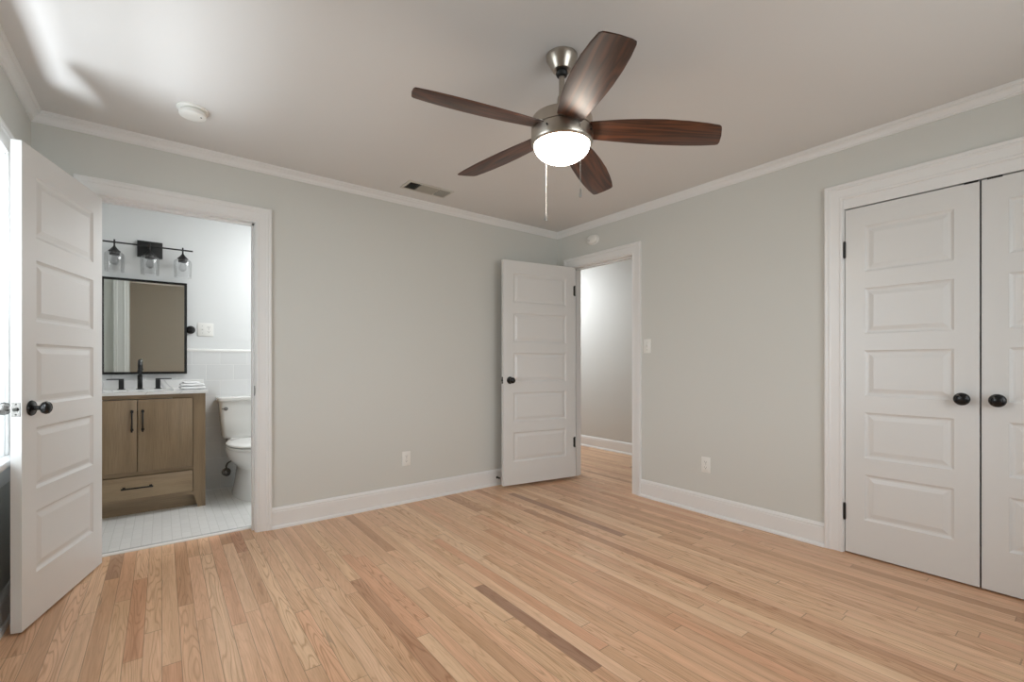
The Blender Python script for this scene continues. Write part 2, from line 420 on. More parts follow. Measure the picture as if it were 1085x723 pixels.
# --- baseboards: profile (out, up)
BP = [(0, 0), (0.026, 0), (0.025, 0.010), (0.020, 0.018), (0.014, 0.021), (0.014, 0.112), (0.011, 0.118), (0.013, 0.124), (0.009, 0.134), (0.005, 0.140), (0, 0.142)]
def base(name, p0, p1, nrm, label):
    bm = B()
    loft(bm, [[(p[0] + nrm[0] * q[0], p[1] + nrm[1] * q[0], q[1]) for q in BP] for p in (p0, p1)])
    struct(name, bm, M['trim'], label, 'baseboard', smooth=25)
CW = 0.090   # casing width
base('baseboard_back', (BD[1] + CW + 0.006, YB), (XR, YB), (0, -1), 'white baseboard between the bathroom doorway and the corner')
base('baseboard_back.001', (XL, YB), (BD[0] - CW - 0.006, YB), (0, -1), 'short white baseboard behind the open bathroom door')
base('baseboard_right', (XR, CD[1] + CW + 0.006), (XR, HD[0] - CW - 0.006), (-1, 0), 'white baseboard between the hall doorway and the closet')
base('baseboard_left', (XL, YR), (XL, YB), (1, 0), 'white baseboard under the window')
base('baseboard_rear', (XL, YR), (XR, YR), (0, 1), 'white baseboard of the wall behind the viewer')
base('baseboard_hall', (HX1, HY0), (HX1, HY1), (-1, 0), 'white baseboard along the hall wall')

# --- door casings
CP = [(0, 0), (0, 0.009), (0.004, 0.012), (0.012, 0.013), (0.016, 0.0105), (0.020, 0.011), (0.058, 0.015), (0.062, 0.019), (0.068, 0.0205), (0.073, 0.019), (0.077, 0.0215), (0.086, 0.0225), (0.090, 0.020), (0.090, 0)]
def casing(name, s0, s1, H, f, label, reveal=0.006, z0=0.0):
    s0 -= reveal; s1 += reveal; H += reveal
    bm = B()
    loft(bm, [[f(s0 - q[0], z0, q[1]) for q in CP], [f(s0 - q[0], H + q[0], q[1]) for q in CP],
              [f(s1 + q[0], H + q[0], q[1]) for q in CP], [f(s1 + q[0], z0, q[1]) for q in CP]])
    struct(name, bm, M['trim'], label, 'door casing', smooth=22)
casing('trim_9', BD[0], BD[1], BD[2], lambda s, z, t: (s, YB - t, z), 'white moulded casing around the bathroom doorway')
casing('trim_10', BD[0], BD[1], BD[2], lambda s, z, t: (s, YB + WT + t, z), 'white casing of the bathroom doorway on its bathroom side', z0=0.012)
casing('trim_11', HD[0], HD[1], HD[2], lambda s, z, t: (XR - t, s, z), 'white moulded casing around the hall doorway')
casing('trim_12', HD[0], HD[1], HD[2], lambda s, z, t: (XR + WT + t, s, z), 'white casing of the hall doorway on its hall side')
casing('trim_13', CD[0], CD[1], CD[2], lambda s, z, t: (XR - t, s, z), 'white moulded casing around the double closet doors')
# --- jambs
def jamb(name, s0, s1, H, f, label, stop=0.05, d=WT, z0=0.0):
    bm = B()
    def bx(sa, sb, za, zb, ta, tb):
        p, q = f(sa, za, ta), f(sb, zb, tb)
        box(bm, tuple(min(p[i], q[i]) for i in range(3)), tuple(max(p[i], q[i]) for i in range(3)))
    bx(s0 - 0.018, s0, z0, H + 0.018, 0, d); bx(s1, s1 + 0.018, z0, H + 0.018, 0, d); bx(s0, s1, H, H + 0.018, 0, d)
    if stop:
        bx(s0, s0 + 0.012, z0, H, stop, stop + 0.035); bx(s1 - 0.012, s1, z0, H, stop, stop + 0.035); bx(s0, s1, H - 0.012, H, stop, stop + 0.035)
    struct(name, bm, M['trim'], label, 'door jamb')
    return
jamb('trim_14', BD[0], BD[1], BD[2], lambda s, z, t: (s, YB + t, z), 'white jamb lining the bathroom doorway')
jamb('trim_15', HD[0], HD[1], HD[2], lambda s, z, t: (XR + t, s, z), 'white jamb lining the hall doorway')
jamb('trim_16', CD[0], CD[1], CD[2], lambda s, z, t: (XR + t, s, z), 'white jamb lining the closet', stop=0)
bm = B(); box(bm, (XR + 0.002, CD[0], CD[2] - 0.052), (XR + 0.07, CD[1], CD[2]))
struct('trim_17', bm, M['trim'], 'white header board above the closet doors', 'trim')
bm = B(); pts = [(0, 0), (0.045, 0), (0.045, 0.010), (0.010, 0.014), (0, 0.006)]
loft(bm, [[(x, YB + 0.092 + p[0], p[1]) for p in pts] for x in (BD[0], BD[1])])
struct('trim_18', bm, M['porcelain'], 'thin white threshold between oak floor and bathroom tile', 'threshold')

# ------------------------------------------------------------------ doors
def panel_door(W, H, T=0.035, stile=0.100, top=0.113, bot=0.205, rail=0.094, n=5):
    bm = B()
    ph = (H - top - bot - rail * (n - 1)) / n
    xs = [0, stile, W - stile, W]
    zs = [0, bot]; pan = []
    z = bot
    for i in range(n):
        pan.append(len(zs) - 1); z += ph; zs.append(z)
        if i < n - 1: z += rail; zs.append(z)
    zs.append(H)
    for side in (0, 1):
        y0 = 0.0 if side else -T; s = -1 if side else 1
        for i in range(3):
            for j in range(len(zs) - 1):
                if i == 1 and j in pan:
                    rings = []
                    for off, dep in ((0, 0), (0.004, 0.004), (0.012, 0.0085), (0.020, 0.0085), (0.042, 0.0025), (0.046, 0.0025)):
                        yy = y0 + s * dep
                        rings.append([(xs[1] + off, yy, zs[j] + off), (xs[2] - off, yy, zs[j] + off), (xs[2] - off, yy, zs[j + 1] - off), (xs[1] + off, yy, zs[j + 1] - off)])
                    loft(bm, rings, cap0=False)
                else:
                    v = [bm.verts.new(p) for p in ((xs[i], y0, zs[j]), (xs[i + 1], y0, zs[j]), (xs[i + 1], y0, zs[j + 1]), (xs[i], y0, zs[j + 1]))]
                    bm.faces.new(v)
    for j in range(len(zs) - 1):
        for x in (0, W):
            bm.faces.new([bm.verts.new(p) for p in ((x, 0, zs[j]), (x, -T, zs[j]), (x, -T, zs[j + 1]), (x, 0, zs[j + 1]))])
    for i in range(3):
        for z in (0, H):
            bm.faces.new([bm.verts.new(p) for p in ((xs[i], 0, z), (xs[i + 1], 0, z), (xs[i + 1], -T, z), (xs[i], -T, z))])
    return bm
def knob(parent, x, z, y, s, mat, name='door_knob', oval=False, mini=False):
    """s=+1 points to local +y"""
    bm = B()
    if mini: pr = [(0.0, 0.0), (0.026, 0.0), (0.026, 0.004), (0.022, 0.008), (0.012, 0.010), (0.008, 0.012), (0.008, 0.024), (0.018, 0.028), (0.028, 0.034), (0.0315, 0.042), (0.028, 0.049), (0.020, 0.052), (0.018, 0.050), (0.010, 0.053), (0, 0.0535)]
    else: pr = [(0.0, 0.0), (0.032, 0.0), (0.033, 0.003), (0.030, 0.008), (0.024, 0.010), (0.014, 0.011), (0.0095, 0.013), (0.0095, 0.030), (0.014, 0.033), (0.024, 0.040), (0.0275, 0.050), (0.0255, 0.058), (0.019, 0.063), (0.017, 0.0615), (0.010, 0.0645), (0, 0.065)]
    lathe(bm, [(r, y + s * h) for r, h in pr], (x, 0, z), 'y', 28)
    return obj(name, bm, mat, parent)
def hinge(parent, x, z, y, mat):
    bm = B(); cyl(bm, (x, y, z - 0.044), (x, y, z + 0.044), 0.0062, 12)
    for zz in (-0.05, 0.044): cyl(bm, (x, y, z + zz), (x, y, z + zz + 0.006), 0.0078, 12)
    box(bm, (x, y - 0.004, z - 0.044), (x + 0.014 if x < 0.3 else x - 0.014, y - 0.001, z + 0.044))
    return obj('hinge', bm, mat, parent)
def latch(parent, W, z, T=0.035):
    bm = B(); box(bm, (W, -T / 2 - 0.014, z - 0.030), (W + 0.0015, -T / 2 + 0.014, z + 0.030), 0.0006, 1)
    o = obj('latch_plate', bm, M['dull'], parent)
    bm = B(); cyl(bm, (W, -T / 2, z), (W + 0.009, -T / 2, z), 0.0075, 14)
    for q in (-0.021, 0.021): cyl(bm, (W, -T / 2, z + q), (W + 0.0022, -T / 2, z + q), 0.003, 8)
    obj('latch_bolt', bm, M['hinge'], o)

# bathroom door, open towards the window
W1 = 0.705
d1 = obj('door_1', panel_door(W1, 2.02), M['door'], loc=(-0.264, 3.390, 0.010), rot=(0, 0, math.radians(-105.9)), smooth=None)
tag(d1, 'white five-panel door standing open beside the bathroom doorway', 'door', kind='structure')
knob(d1, W1 - 0.062, 0.915, 0, 1, M['black']); k = knob(d1, W1 - 0.062, 0.915, -0.035, -1, M['dull']); k['label'] = 'grey metal knob on the window side'
latch(d1, W1, 0.915)
for zz in (0.22, 1.0, 1.8): hinge(d1, -0.004, zz, -0.040, M['hinge'])
# hall door, open against the back wall
hx, hy, ex, ey = 3.150, 3.122, 2.392, 3.250
W2 = math.hypot(ex - hx, ey - hy)
d2 = obj('door_2', panel_door(W2, 2.005), M['door'], loc=(hx, hy, 0.028), rot=(0, 0, math.atan2(ey - hy, ex - hx)), smooth=None)
tag(d2, 'white five-panel door standing open in front of the corner, beside the hall doorway', 'door', kind='structure')
knob(d2, W2 - 0.065, 0.935, 0, 1, M['black']); knob(d2, W2 - 0.065, 0.935, -0.035, -1, M['black'])
latch(d2, W2, 0.935)
for zz in (0.33, 1.78): hinge(d2, 0.004, zz, 0.004, M['hinge'])
# closet doors
wc = (CD[1] - CD[0] - 0.015) / 2
HC = 2.007
for i in range(2):
    yh = CD[1] - 0.004 if i == 0 else CD[0] + 0.004
    # visible face must look to -x: local +y -> -x
    if i == 0: o = obj('door_3', panel_door(wc, HC, stile=0.092), M['door'], loc=(XR + 0.004, CD[1] - 0.004 , 0.008), rot=(0, 0, 0), smooth=None)
    else: o = obj('door_4', panel_door(wc, HC, stile=0.092), M['door'], loc=(XR + 0.004, CD[1] - 0.004 - wc - 0.007, 0.008), rot=(0, 0, 0), smooth=None)
    # local x -> -Y world, local y -> -X world (left-handed), so mirror the mesh in y to keep it right-handed
    o.rotation_euler = (0, 0, -PI / 2)
    for v in o.data.vertices: v.co.y = -v.co.y - 0.0
    o.data.flip_normals()
    tag(o, ['white five-panel closet door nearer the hall, hinged on the left', 'white five-panel closet door cut by the right edge of the picture'][i], 'door', kind='structure')
    # in this frame the room face is at local y = 0 and the room lies towards local -y
    kx = wc - 0.058 if i == 0 else 0.058
    knob(o, kx, 0.928, 0, -1, M['black'], mini=True)
    hxx = -0.002 if i == 0 else wc + 0.002
    for zz in (0.235, 1.775):
        bm = B(); cyl(bm, (hxx, -0.005, zz - 0.045), (hxx, -0.005, zz + 0.045), 0.0065, 12)
        for q in (-0.05, 0.045): cyl(bm, (hxx, -0.005, zz + q), (hxx, -0.005, zz + q + 0.005), 0.0045, 10)
        obj('hinge', bm, M['black_matte'], o)
    bm = B(); cx = wc - 0.030 if i == 0 else 0.045
    box(bm, (cx - 0.026, -0.001, HC - 0.003), (cx + 0.026, 0.022, HC + 0.0065))
    obj('door_catch', bm, M['black_matte'], o)

# strike plate on the bathroom jamb
bm = B(); box(bm, (BD[1] - 0.0015, YB + 0.006, 0.90), (BD[1], YB + 0.030, 0.965)); box(bm, (BD[1] - 0.003, YB - 0.004, 0.913), (BD[1] - 0.0005, YB + 0.008, 0.952))
tag(obj('strike_plate', bm, M['hinge']), 'small dark strike plate in the right jamb of the bathroom doorway', 'strike plate')

for zz in (0.22, 1.0, 1.80):
    bm = B(); box(bm, (BD[0] - 0.0005, YB + 0.003, zz - 0.045), (BD[0] + 0.002, YB + 0.036, zz + 0.045), 0.0008, 1)
    o = obj('hinge_leaf', bm, M['steel'], bpy.data.objects['trim_14'])
# ------------------------------------------------------------------ windows
def window(name, s0, s1, z0, z1, f, label):
    """f(s,z,t): t>0 towards the room, t<0 out through the wall"""
    t_ = thing(name, label, 'window', kind='structure')
    def bx(bm, sa, sb, za, zb, ta, tb, bev=0):
        p, q = f(sa, za, ta), f(sb, zb, tb)
        box(bm, tuple(min(p[i], q[i]) for i in range(3)), tuple(max(p[i], q[i]) for i in range(3)), bev)
    bm = B(); D = WT
    bx(bm, s0, s0 + 0.018, z0, z1, -D, 0); bx(bm, s1 - 0.018, s1, z0, z1, -D, 0); bx(bm, s0, s1, z1 - 0.018, z1, -D, 0); bx(bm, s0, s1, z0 - 0.0, z0 + 0.012, -D, 0)
    obj('window_frame', bm, M['trim'], t_, smooth=None)
    bm = B()
    A0, A1, H = s0 + 0.012, s1 - 0.012, z1 - 0.012
    loft(bm, [[f(A0 - q[0], z0 + 0.015, q[1]) for q in CP], [f(A0 - q[0], H + q[0], q[1]) for q in CP], [f(A1 + q[0], H + q[0], q[1]) for q in CP], [f(A1 + q[0], z0 + 0.015, q[1]) for q in CP]])
    obj('window_casing', bm, M['trim'], t_, smooth=22)
    bm = B(); bx(bm, s0 - 0.10, s1 + 0.10, z0 - 0.012, z0 + 0.014, 0.0, 0.045, 0.004)
    bx(bm, s0 + 0.018, s1 - 0.018, z0 - 0.0, z0 + 0.014, -0.06, 0.0)
    obj('window_sill', bm, M['trim'], t_, smooth=30)
    bm = B(); bx(bm, s0 - 0.08, s1 + 0.08, z0 - 0.10, z0 - 0.012, 0, 0.016, 0.003)
    obj('apron', bm, M['trim'], t_, smooth=30)
    zm = (z0 + z1) / 2
    for za, zb, tt in ((z0 + 0.014, zm + 0.02, -0.075), (zm - 0.02, z1 - 0.018, -0.105)):
        bm = B(); r = 0.045; a, b = s0 + 0.018, s1 - 0.018
        bx(bm, a, a + r, za, zb, tt - 0.03, tt); bx(bm, b - r, b, za, zb, tt - 0.03, tt)
        bx(bm, a + r, b - r, za, za + r, tt - 0.03, tt); bx(bm, a + r, b - r, zb - r * 0.8, zb, tt - 0.03, tt)
        sh = obj('sash', bm, M['trim'], t_, smooth=None)
        bm = B(); bx(bm, a + r, b - r, za + r, zb - r * 0.8, tt - 0.018, tt - 0.014)
        obj('window_pane', bm, M['window_glass'], sh, smooth=None)
    return t_
window('window_1', WIN1[0], WIN1[1], WIN1[2], WIN1[3], lambda s, z, t: (XL + t, s, z), 'bright white-framed window at the left edge, behind the open door')
window('window_2', WIN2[0], WIN2[1], WIN2[2], WIN2[3], lambda s, z, t: (s, YR + t, z), 'white-framed window in the wall behind the viewer')

# ------------------------------------------------------------------ ceiling fan
FX, FY = 1.364, 1.430
fan = thing('ceiling_fan', 'brushed nickel ceiling fan with five dark wooden blades and a lit white bowl', 'ceiling fan', (FX, FY, 0))
bm = B(); lathe(bm, [(0, 2.432), (0.067, 2.432), (0.067, 2.426), (0.065, 2.418), (0.054, 2.398), (0.044, 2.380), (0.040, 2.372), (0.038, 2.370), (0.024, 2.369), (0, 2.369)], n=40)
canopy = obj('canopy', bm, M['nickel'], fan)
bm = B(); lathe(bm, [(0, 2.366), (0.024, 2.366), (0.026, 2.358), (0.022, 2.348), (0.014, 2.344), (0, 2.344)], n=28); obj('hanger_ball', bm, M['black_matte'], canopy)
bm = B(); cyl(bm, (0, 0, 2.20), (0, 0, 2.352), 0.0125, 20); obj('downrod', bm, M['nickel'], fan)
bm = B(); lathe(bm, [(0.0125, 2.262), (0.017, 2.260), (0.020, 2.250), (0.021, 2.205), (0.036, 2.196), (0.040, 2.164), (0, 2.164)], n=32); obj('coupling_cover', bm, M['nickel'], fan)
bm = B(); lathe(bm, [(0.0, 2.166), (0.040, 2.166), (0.112, 2.165), (0.127, 2.162), (0.1305, 2.156), (0.131, 2.150), (0.131, 2.1115), (0.1275, 2.1105), (0.1275, 2.1075), (0, 2.1075)], n=64); hous = obj('motor_housing', bm, M['nickel'], fan)
bm = B(); lathe(bm, [(0, 2.1115), (0.1275, 2.1110), (0.1275, 2.1065), (0, 2.1065)], n=64); obj('seam_ring', bm, M['black_matte'], hous)
bm = B(); lathe(bm, [(0.0, 2.1075), (0.1315, 2.1070), (0.132, 2.060), (0.127, 2.052), (0.122, 2.048), (0.112, 2.048), (0, 2.06)], n=64); obj('light_kit', bm, M['nickel'], fan)
for a in (200, 290, 20, 110):
    bm = B(); aa = math.radians(a); cyl(bm, (0.130 * math.cos(aa), 0.130 * math.sin(aa), 2.085), (0.138 * math.cos(aa), 0.138 * math.sin(aa), 2.085), 0.004, 10)
    obj('screw', bm, M['black_matte'], fan)
bm = B(); R0, dp = 0.119, 0.071
lathe(bm, [(R0 * math.cos(i / 12 * PI / 2) if i < 12 else 0, 2.050 - dp * math.sin(i / 12 * PI / 2)) for i in range(13)], n=64)
obj('light_bowl', bm, M['bowl'], fan)
# blades: local x outwards, y = counter-clockwise side
def blade_mesh():
    up = [(0.095, 0.050), (0.16, 0.056), (0.24, 0.063), (0.33, 0.069), (0.42, 0.072), (0.51, 0.071), (0.59, 0.066), (0.642, 0.059)]
    lo = [(0.095, -0.050), (0.16, -0.060), (0.24, -0.071), (0.33, -0.078), (0.42, -0.080), (0.51, -0.075), (0.58, -0.067), (0.628, -0.058)]
    bm = B(); T = 0.0045
    tip = [(0.652, 0.055), (0.655, 0.040), (0.651, 0.0), (0.643, -0.035), (0.638, -0.050)]
    ol = up + tip + list(reversed(lo))
    rings = []
    for z, ins in ((-T / 2, 0.0015), (-T / 2 + 0.001, 0), (T / 2 - 0.001, 0), (T / 2, 0.0015)):
        rings.append([(x * (1 - ins * 0.8) + ins * 0.3, y * (1 - ins * 14), z) for x, y in ol])
    loft(bm, rings)
    return bm
for k in range(5):
    a = math.radians(25.4 + 72 * k)
    o = obj('fan_blade', blade_mesh(), M['blade'], fan, loc=(0, 0, 2.118), smooth=40)
    o.rotation_euler = (Matrix.Rotation(0.056, 3, Vector((0.78, 0.62, 0))) @ Matrix.Rotation(a, 3, 'Z') @ Matrix.Rotation(math.radians(3.4), 3, 'Y') @ Matrix.Rotation(math.radians(-12), 3, 'X')).to_euler()
    bm = B(); box(bm, (0.075, -0.046, 0.003), (0.135, 0.044, 0.009), 0.002)
    obj('blade_iron', bm, M['nickel'], o)
# pull chains
def chain(dx, dy, z0, z1, white):
    bm = B(); n = int((z0 - z1) / 0.006)
    cyl(bm, (dx, dy, z1), (dx, dy, z0), 0.0009, 6)
    for i in range(n): sphere(bm, (dx, dy, z1 + 0.006 * i), 0.0016, 6)
    tube(bm, [(dx * 0.93, dy * 0.93, z0 + 0.004), (dx, dy, z0)], 0.002, 6)
    c = obj('pull_chain', bm, M['plastic'] if white else M['steel'], fan)
    bm = B(); lathe(bm, [(0, z1 + 0.004), (0.003, z1 + 0.003), (0.0042, z1 - 0.004), (0.0058, z1 - 0.026), (0.0052, z1 - 0.030), (0, z1 - 0.030)], (dx, dy, 0), n=14)
    p = obj('pull_knob', bm, M['steel'], c); p['label'] = 'small metal bell at the end of the chain'
chain(0.026, 0.130, 2.085, 1.793, True)
chain(-0.024, -0.133, 2.085, 1.815, False)

# ------------------------------------------------------------------ ceiling & wall devices
sd = thing('smoke_detector', 'round white smoke detector on the ceiling near the bathroom doorway', 'smoke detector', (0.126, 2.889, ZC))
bm = B(); lathe(bm, [(0, 0), (0.069, 0), (0.069, -0.007), (0.063, -0.009), (0, -0.009)], n=48); obj('base_plate', bm, M['plastic'], sd)
bm = B(); lathe(bm, [(0, -0.009), (0.046, -0.009), (0.056, -0.016), (0.060, -0.026), (0.058, -0.036), (0.050, -0.040), (0.020, -0.041), (0, -0.041)], n=48); hb = obj('cover', bm, M['plastic'], sd)
bm = B(); lathe(bm, [(0, -0.0405), (0.004, -0.0405), (0.004, -0.042), (0, -0.042)], (0.036, -0.018, 0), n=12); obj('test_button', bm, M['plastic_dark'], sd)

vt = thing('ceiling_vent', 'rectangular grey louvred air vent in the ceiling', 'vent', (1.595, 3.137, ZC))
bm = B(); hw, hh, fr = 0.185, 0.085, 0.022
for a, b in (((-hw, -hh), (hw, -hh + fr)), ((-hw, hh - fr), (hw, hh)), ((-hw, -hh + fr), (-hw + fr, hh - fr)), ((hw - fr, -hh + fr), (hw, hh - fr))):
    box(bm, (a[0], a[1], -0.006), (b[0], b[1], 0), 0.001, 1)
for x in (-0.072, 0.072): box(bm, (x - 0.004, -hh + fr, -0.005), (x + 0.004, hh - fr, 0))
obj('vent_frame', bm, M['vent'], vt)
bm = B(); box(bm, (-hw + fr, -hh + fr, -0.0012), (hw - fr, hh - fr, -0.0002)); obj('backing', bm, M['dark'], vt)
def slat(p, q, tilt, ax):
    bm = B(); r = 0.0046
    c, s = math.cos(tilt) * r, math.sin(tilt) * r
    if ax == 'y': pts = [(p[0] - c, 0, -s), (p[0] + c, 0, s)]
    L = [(p[0], p[1]), (q[0], q[1])]
    t = 0.0005
    rings = []
    for X, Y in L:
        if ax == 'y': rings.append([(X - c, Y, -0.0062 - s), (X + c, Y, -0.0062 + s), (X + c, Y, -0.0062 + s + t), (X - c, Y, -0.0062 - s + t)])
        else: rings.append([(X, Y - c, -0.0062 - s), (X, Y + c, -0.0062 + s), (X, Y + c, -0.0062 + s + t), (X, Y - c, -0.0062 - s + t)])
    loft(bm, rings)
    obj('louver', bm, M['louver'], vt, smooth=None)
y0, y1 = -hh + fr, hh - fr
for i in range(8):
    xx = -hw + fr + 0.007 + i * 0.0115; slat((xx, y0), (xx, y1), math.radians(52), 'y')
for i in range(10):
    yy = y0 + 0.007 + i * 0.0125; slat((-0.068, yy), (0.068, yy), math.radians(-38), 'x')
for i in range(8):
    xx = 0.080 + 0.005 + i * 0.0110; slat((xx, y0), (xx, y1), math.radians(-50), 'y')

# oval alarm above the hall doorway (on the right wall, local frame: x along -Y, y out of wall)
al = thing('wall_alarm', 'small oval white alarm on the wall above the hall doorway', 'alarm', (XR, 2.929, 2.268))
def oval(bm, a, b, t0, t1, bev=0.004, n=40):
    P = lambda k, s, t: (-t, (a - s) * math.copysign(abs(math.cos(k)) ** 0.85, math.cos(k)), (b - s) * math.copysign(abs(math.sin(k)) ** 0.85, math.sin(k)))
    loft(bm, [[P(2 * PI * i / n, s, t) for i in range(n)] for s, t in ((0, t0), (0, t1 - bev), (bev * 0.4, t1 - bev * 0.4), (bev * 1.4, t1))])
bm = B(); oval(bm, 0.068, 0.048, 0, 0.006); obj('base_plate', bm, M['plastic'], al)
bm = B(); oval(bm, 0.060, 0.042, 0.006, 0.030, 0.008); obj('cover', bm, M['plastic'], al)
bm = B(); box(bm, (-0.0308, 0.028, -0.018), (-0.0295, 0.031, 0.004)); box(bm, (-0.0308, 0.046, -0.006), (-0.0250, 0.049, 0.002)); obj('sounder_slot', bm, M['plastic_dark'], al)

def plate(name, label, cat, loc, rotz, kind, group=None):
    """local: x across, y out from wall towards -y, z up"""
    t_ = thing(name, label, cat, loc, (0, 0, rotz), group)
    two = kind == 'both'
    hw = 0.0585 if two else 0.035
    bm = B(); box(bm, (-hw, -0.005, -0.0575), (hw, 0, 0.0575), 0.0022, 2); obj('cover_plate', bm, M['plastic'], t_)
    def outlet(cx):
        for cz in (0.0195, -0.0195):
            bm = B(); n = 24
            pts = [(0.0165 * math.cos(2 * PI * i / n), max(-0.0128, min(0.0128, 0.0165 * math.sin(2 * PI * i / n)))) for i in range(n)]
            loft(bm, [[(cx + p[0], y, cz + p[1]) for p in pts] for y in (-0.005, -0.0066)])
            r = obj('receptacle', bm, M['plastic'], t_)
            bm = B(); box(bm, (cx - 0.0075, -0.0069, cz - 0.001), (cx - 0.0055, -0.0062, cz + 0.008)); box(bm, (cx + 0.0055, -0.0069, cz), (cx + 0.0075, -0.0062, cz + 0.007))
            cyl(bm, (cx, -0.0062, cz - 0.0065), (cx, -0.0069, cz - 0.0065), 0.0026, 10)
            obj('slots', bm, M['plastic_dark'], r)
    def toggle(cx):
        bm = B(); box(bm, (cx - 0.005, -0.0062, -0.012), (cx + 0.005, -0.005, 0.012))
        loft(bm, [[(cx - 0.004, -0.006, -0.006), (cx + 0.004, -0.006, -0.006), (cx + 0.004, -0.006, 0.006), (cx - 0.004, -0.006, 0.006)],
                  [(cx - 0.0035, -0.018, 0.004), (cx + 0.0035, -0.018, 0.004), (cx + 0.0035, -0.018, 0.010), (cx - 0.0035, -0.018, 0.010)]])
        obj('toggle', bm, M['plastic'], t_)
    if kind == 'outlet': outlet(0)
    elif kind == 'switch': toggle(0)
    else:
        toggle(-0.023); outlet(0.023)
    for cx, cz in ([(0, 0)] if kind == 'outlet' else [(0, 0.03), (0, -0.03)] if kind == 'switch' else [(-0.023, 0.03), (-0.023, -0.03), (0.023, 0)]):
        bm = B(); cyl(bm, (cx, -0.0048, cz), (cx, -0.0062, cz), 0.0028, 10)
        obj('screw', bm, M['steel'], t_)
plate('wall_outlet', 'white wall outlet low on the wall between the bathroom doorway and the open hall door', 'outlet', (1.552, YB, 0.352), 0, 'outlet')
plate('wall_outlet', 'white wall outlet low on the wall between the hall doorway and the closet', 'outlet', (XR, 1.816, 0.362), PI / 2 + PI, 'outlet')
plate('light_switch', 'white light switch on the wall to the right of the hall doorway', 'light switch', (XR, 2.330, 1.256), PI / 2 + PI, 'switch')
plate('wall_outlet', 'white double plate with a switch and an outlet beside the bathroom mirror', 'outlet', (0.302, BY1, 1.408), 0, 'both')

ds = thing('door_stop', 'small black door stop on the baseboard at the edge of the open hall door', 'door stop', (2.435, YB - 0.014, 0.070))
bm = B(); lathe(bm, [(0, 0), (0.011, 0), (0.011, -0.003), (0.004, -0.006), (0.004, -0.030), (0, -0.030)], axis='y', n=16); obj('rod', bm, M['black_matte'], ds)
bm = B(); lathe(bm, [(0, -0.028), (0.008, -0.028), (0.009, -0.036), (0.006, -0.041), (0, -0.042)], axis='y', n=16); obj('bumper', bm, M['black_matte'], ds)

# ------------------------------------------------------------------ bathroom: vanity
FZ = 0.010
VX0, VX1, VY0, VY1, VH = -0.549, 0.268, 4.270, BY1 - 0.010, 0.885
van = thing('bathroom_vanity', 'light brown wooden vanity cabinet with black handles and a white top', 'vanity', ((VX0 + VX1) / 2, VY0, FZ))
vw = (VX1 - VX0) / 2; vd = VY1 - VY0; H = VH - FZ
leg = 0.078
# side posts with an inner flare at the foot
for s in (-1, 1):
    bm = B()
    xo, xi, zf = s * vw, s * (vw - leg), 0.105
    prof = [(xo, 0), (s * (vw - leg * 0.62), 0), (xi, zf), (xi, H), (xo, H)]
    loft(bm, [[(p[0], y, p[1]) for p in prof] for y in (0, 0.022)])
    box(bm, (min(xo, s * (vw - 0.018)), 0.022, 0.0), (max(xo, s * (vw - 0.018)), vd, H))
    obj('side_post', bm, M['oak_v'], van)
bm = B(); iw = vw - leg
box(bm, (-iw, 0.002, H - 0.030), (iw, 0.022, H)); box(bm, (-iw, 0.002, 0.292), (iw, 0.022, 0.318)); box(bm, (-iw, 0.002, 0.100), (iw, 0.022, 0.128))
box(bm, (-vw + 0.018, 0.022, 0.112), (vw - 0.018, vd, 0.128)); box(bm, (-vw + 0.018, vd - 0.010, 0.128), (vw - 0.018, vd, H))
obj('frame_rails', bm, M['oak_h'], van)
bm = B(); box(bm, (-vw + 0.018, 0.075, 0), (vw - 0.018, 0.090, 0.112)); obj('toe_kick', bm, M['oak_h'], van)
def pull(parent, p, q, out=0.030):
    bm = B(); d = (Vector(q) - Vector(p)).normalized(); o_ = Vector((0, -out, 0)); e = 0.0048
    P, Q = Vector(p), Vector(q)
    def bar(a, b, r):
        lo = [min(a[i], b[i]) - r for i in range(3)]; hi = [max(a[i], b[i]) + r for i in range(3)]
        box(bm, tuple(lo), tuple(hi), 0.0015, 2)
    bar(P + o_, Q + o_, e)
    for k in (P + d * 0.010, Q - d * 0.010): bar(k, k + o_ * 0.9, 0.004); box(bm, tuple(k[i] - (0.008 if i != 1 else 0.004) for i in range(3)), tuple(k[i] + (0.008 if i != 1 else 0.0) for i in range(3)), 0.001, 1)
    obj('handle', bm, M['black'], parent)
dz0, dz1 = 0.322, H - 0.034
for s in (-1, 1):
    bm = B(); a, b = (0.0022, iw - 0.004) if s > 0 else (-iw + 0.004, -0.0022)
    box(bm, (a, -0.016, dz0), (b, 0.002, dz1), 0.0015, 2)
    dd = obj('cabinet_door', bm, M['oak_v'], van)
    pull(dd, (s * 0.030, -0.016, dz1 - 0.225), (s * 0.030, -0.016, dz1 - 0.075))
bm = B(); box(bm, (-iw + 0.004, -0.016, 0.132), (iw - 0.004, 0.002, 0.288), 0.0015, 2); dr = obj('drawer', bm, M['oak_h'], van)
pull(dr, (-0.085, -0.016, 0.212), (0.085, -0.016, 0.212))
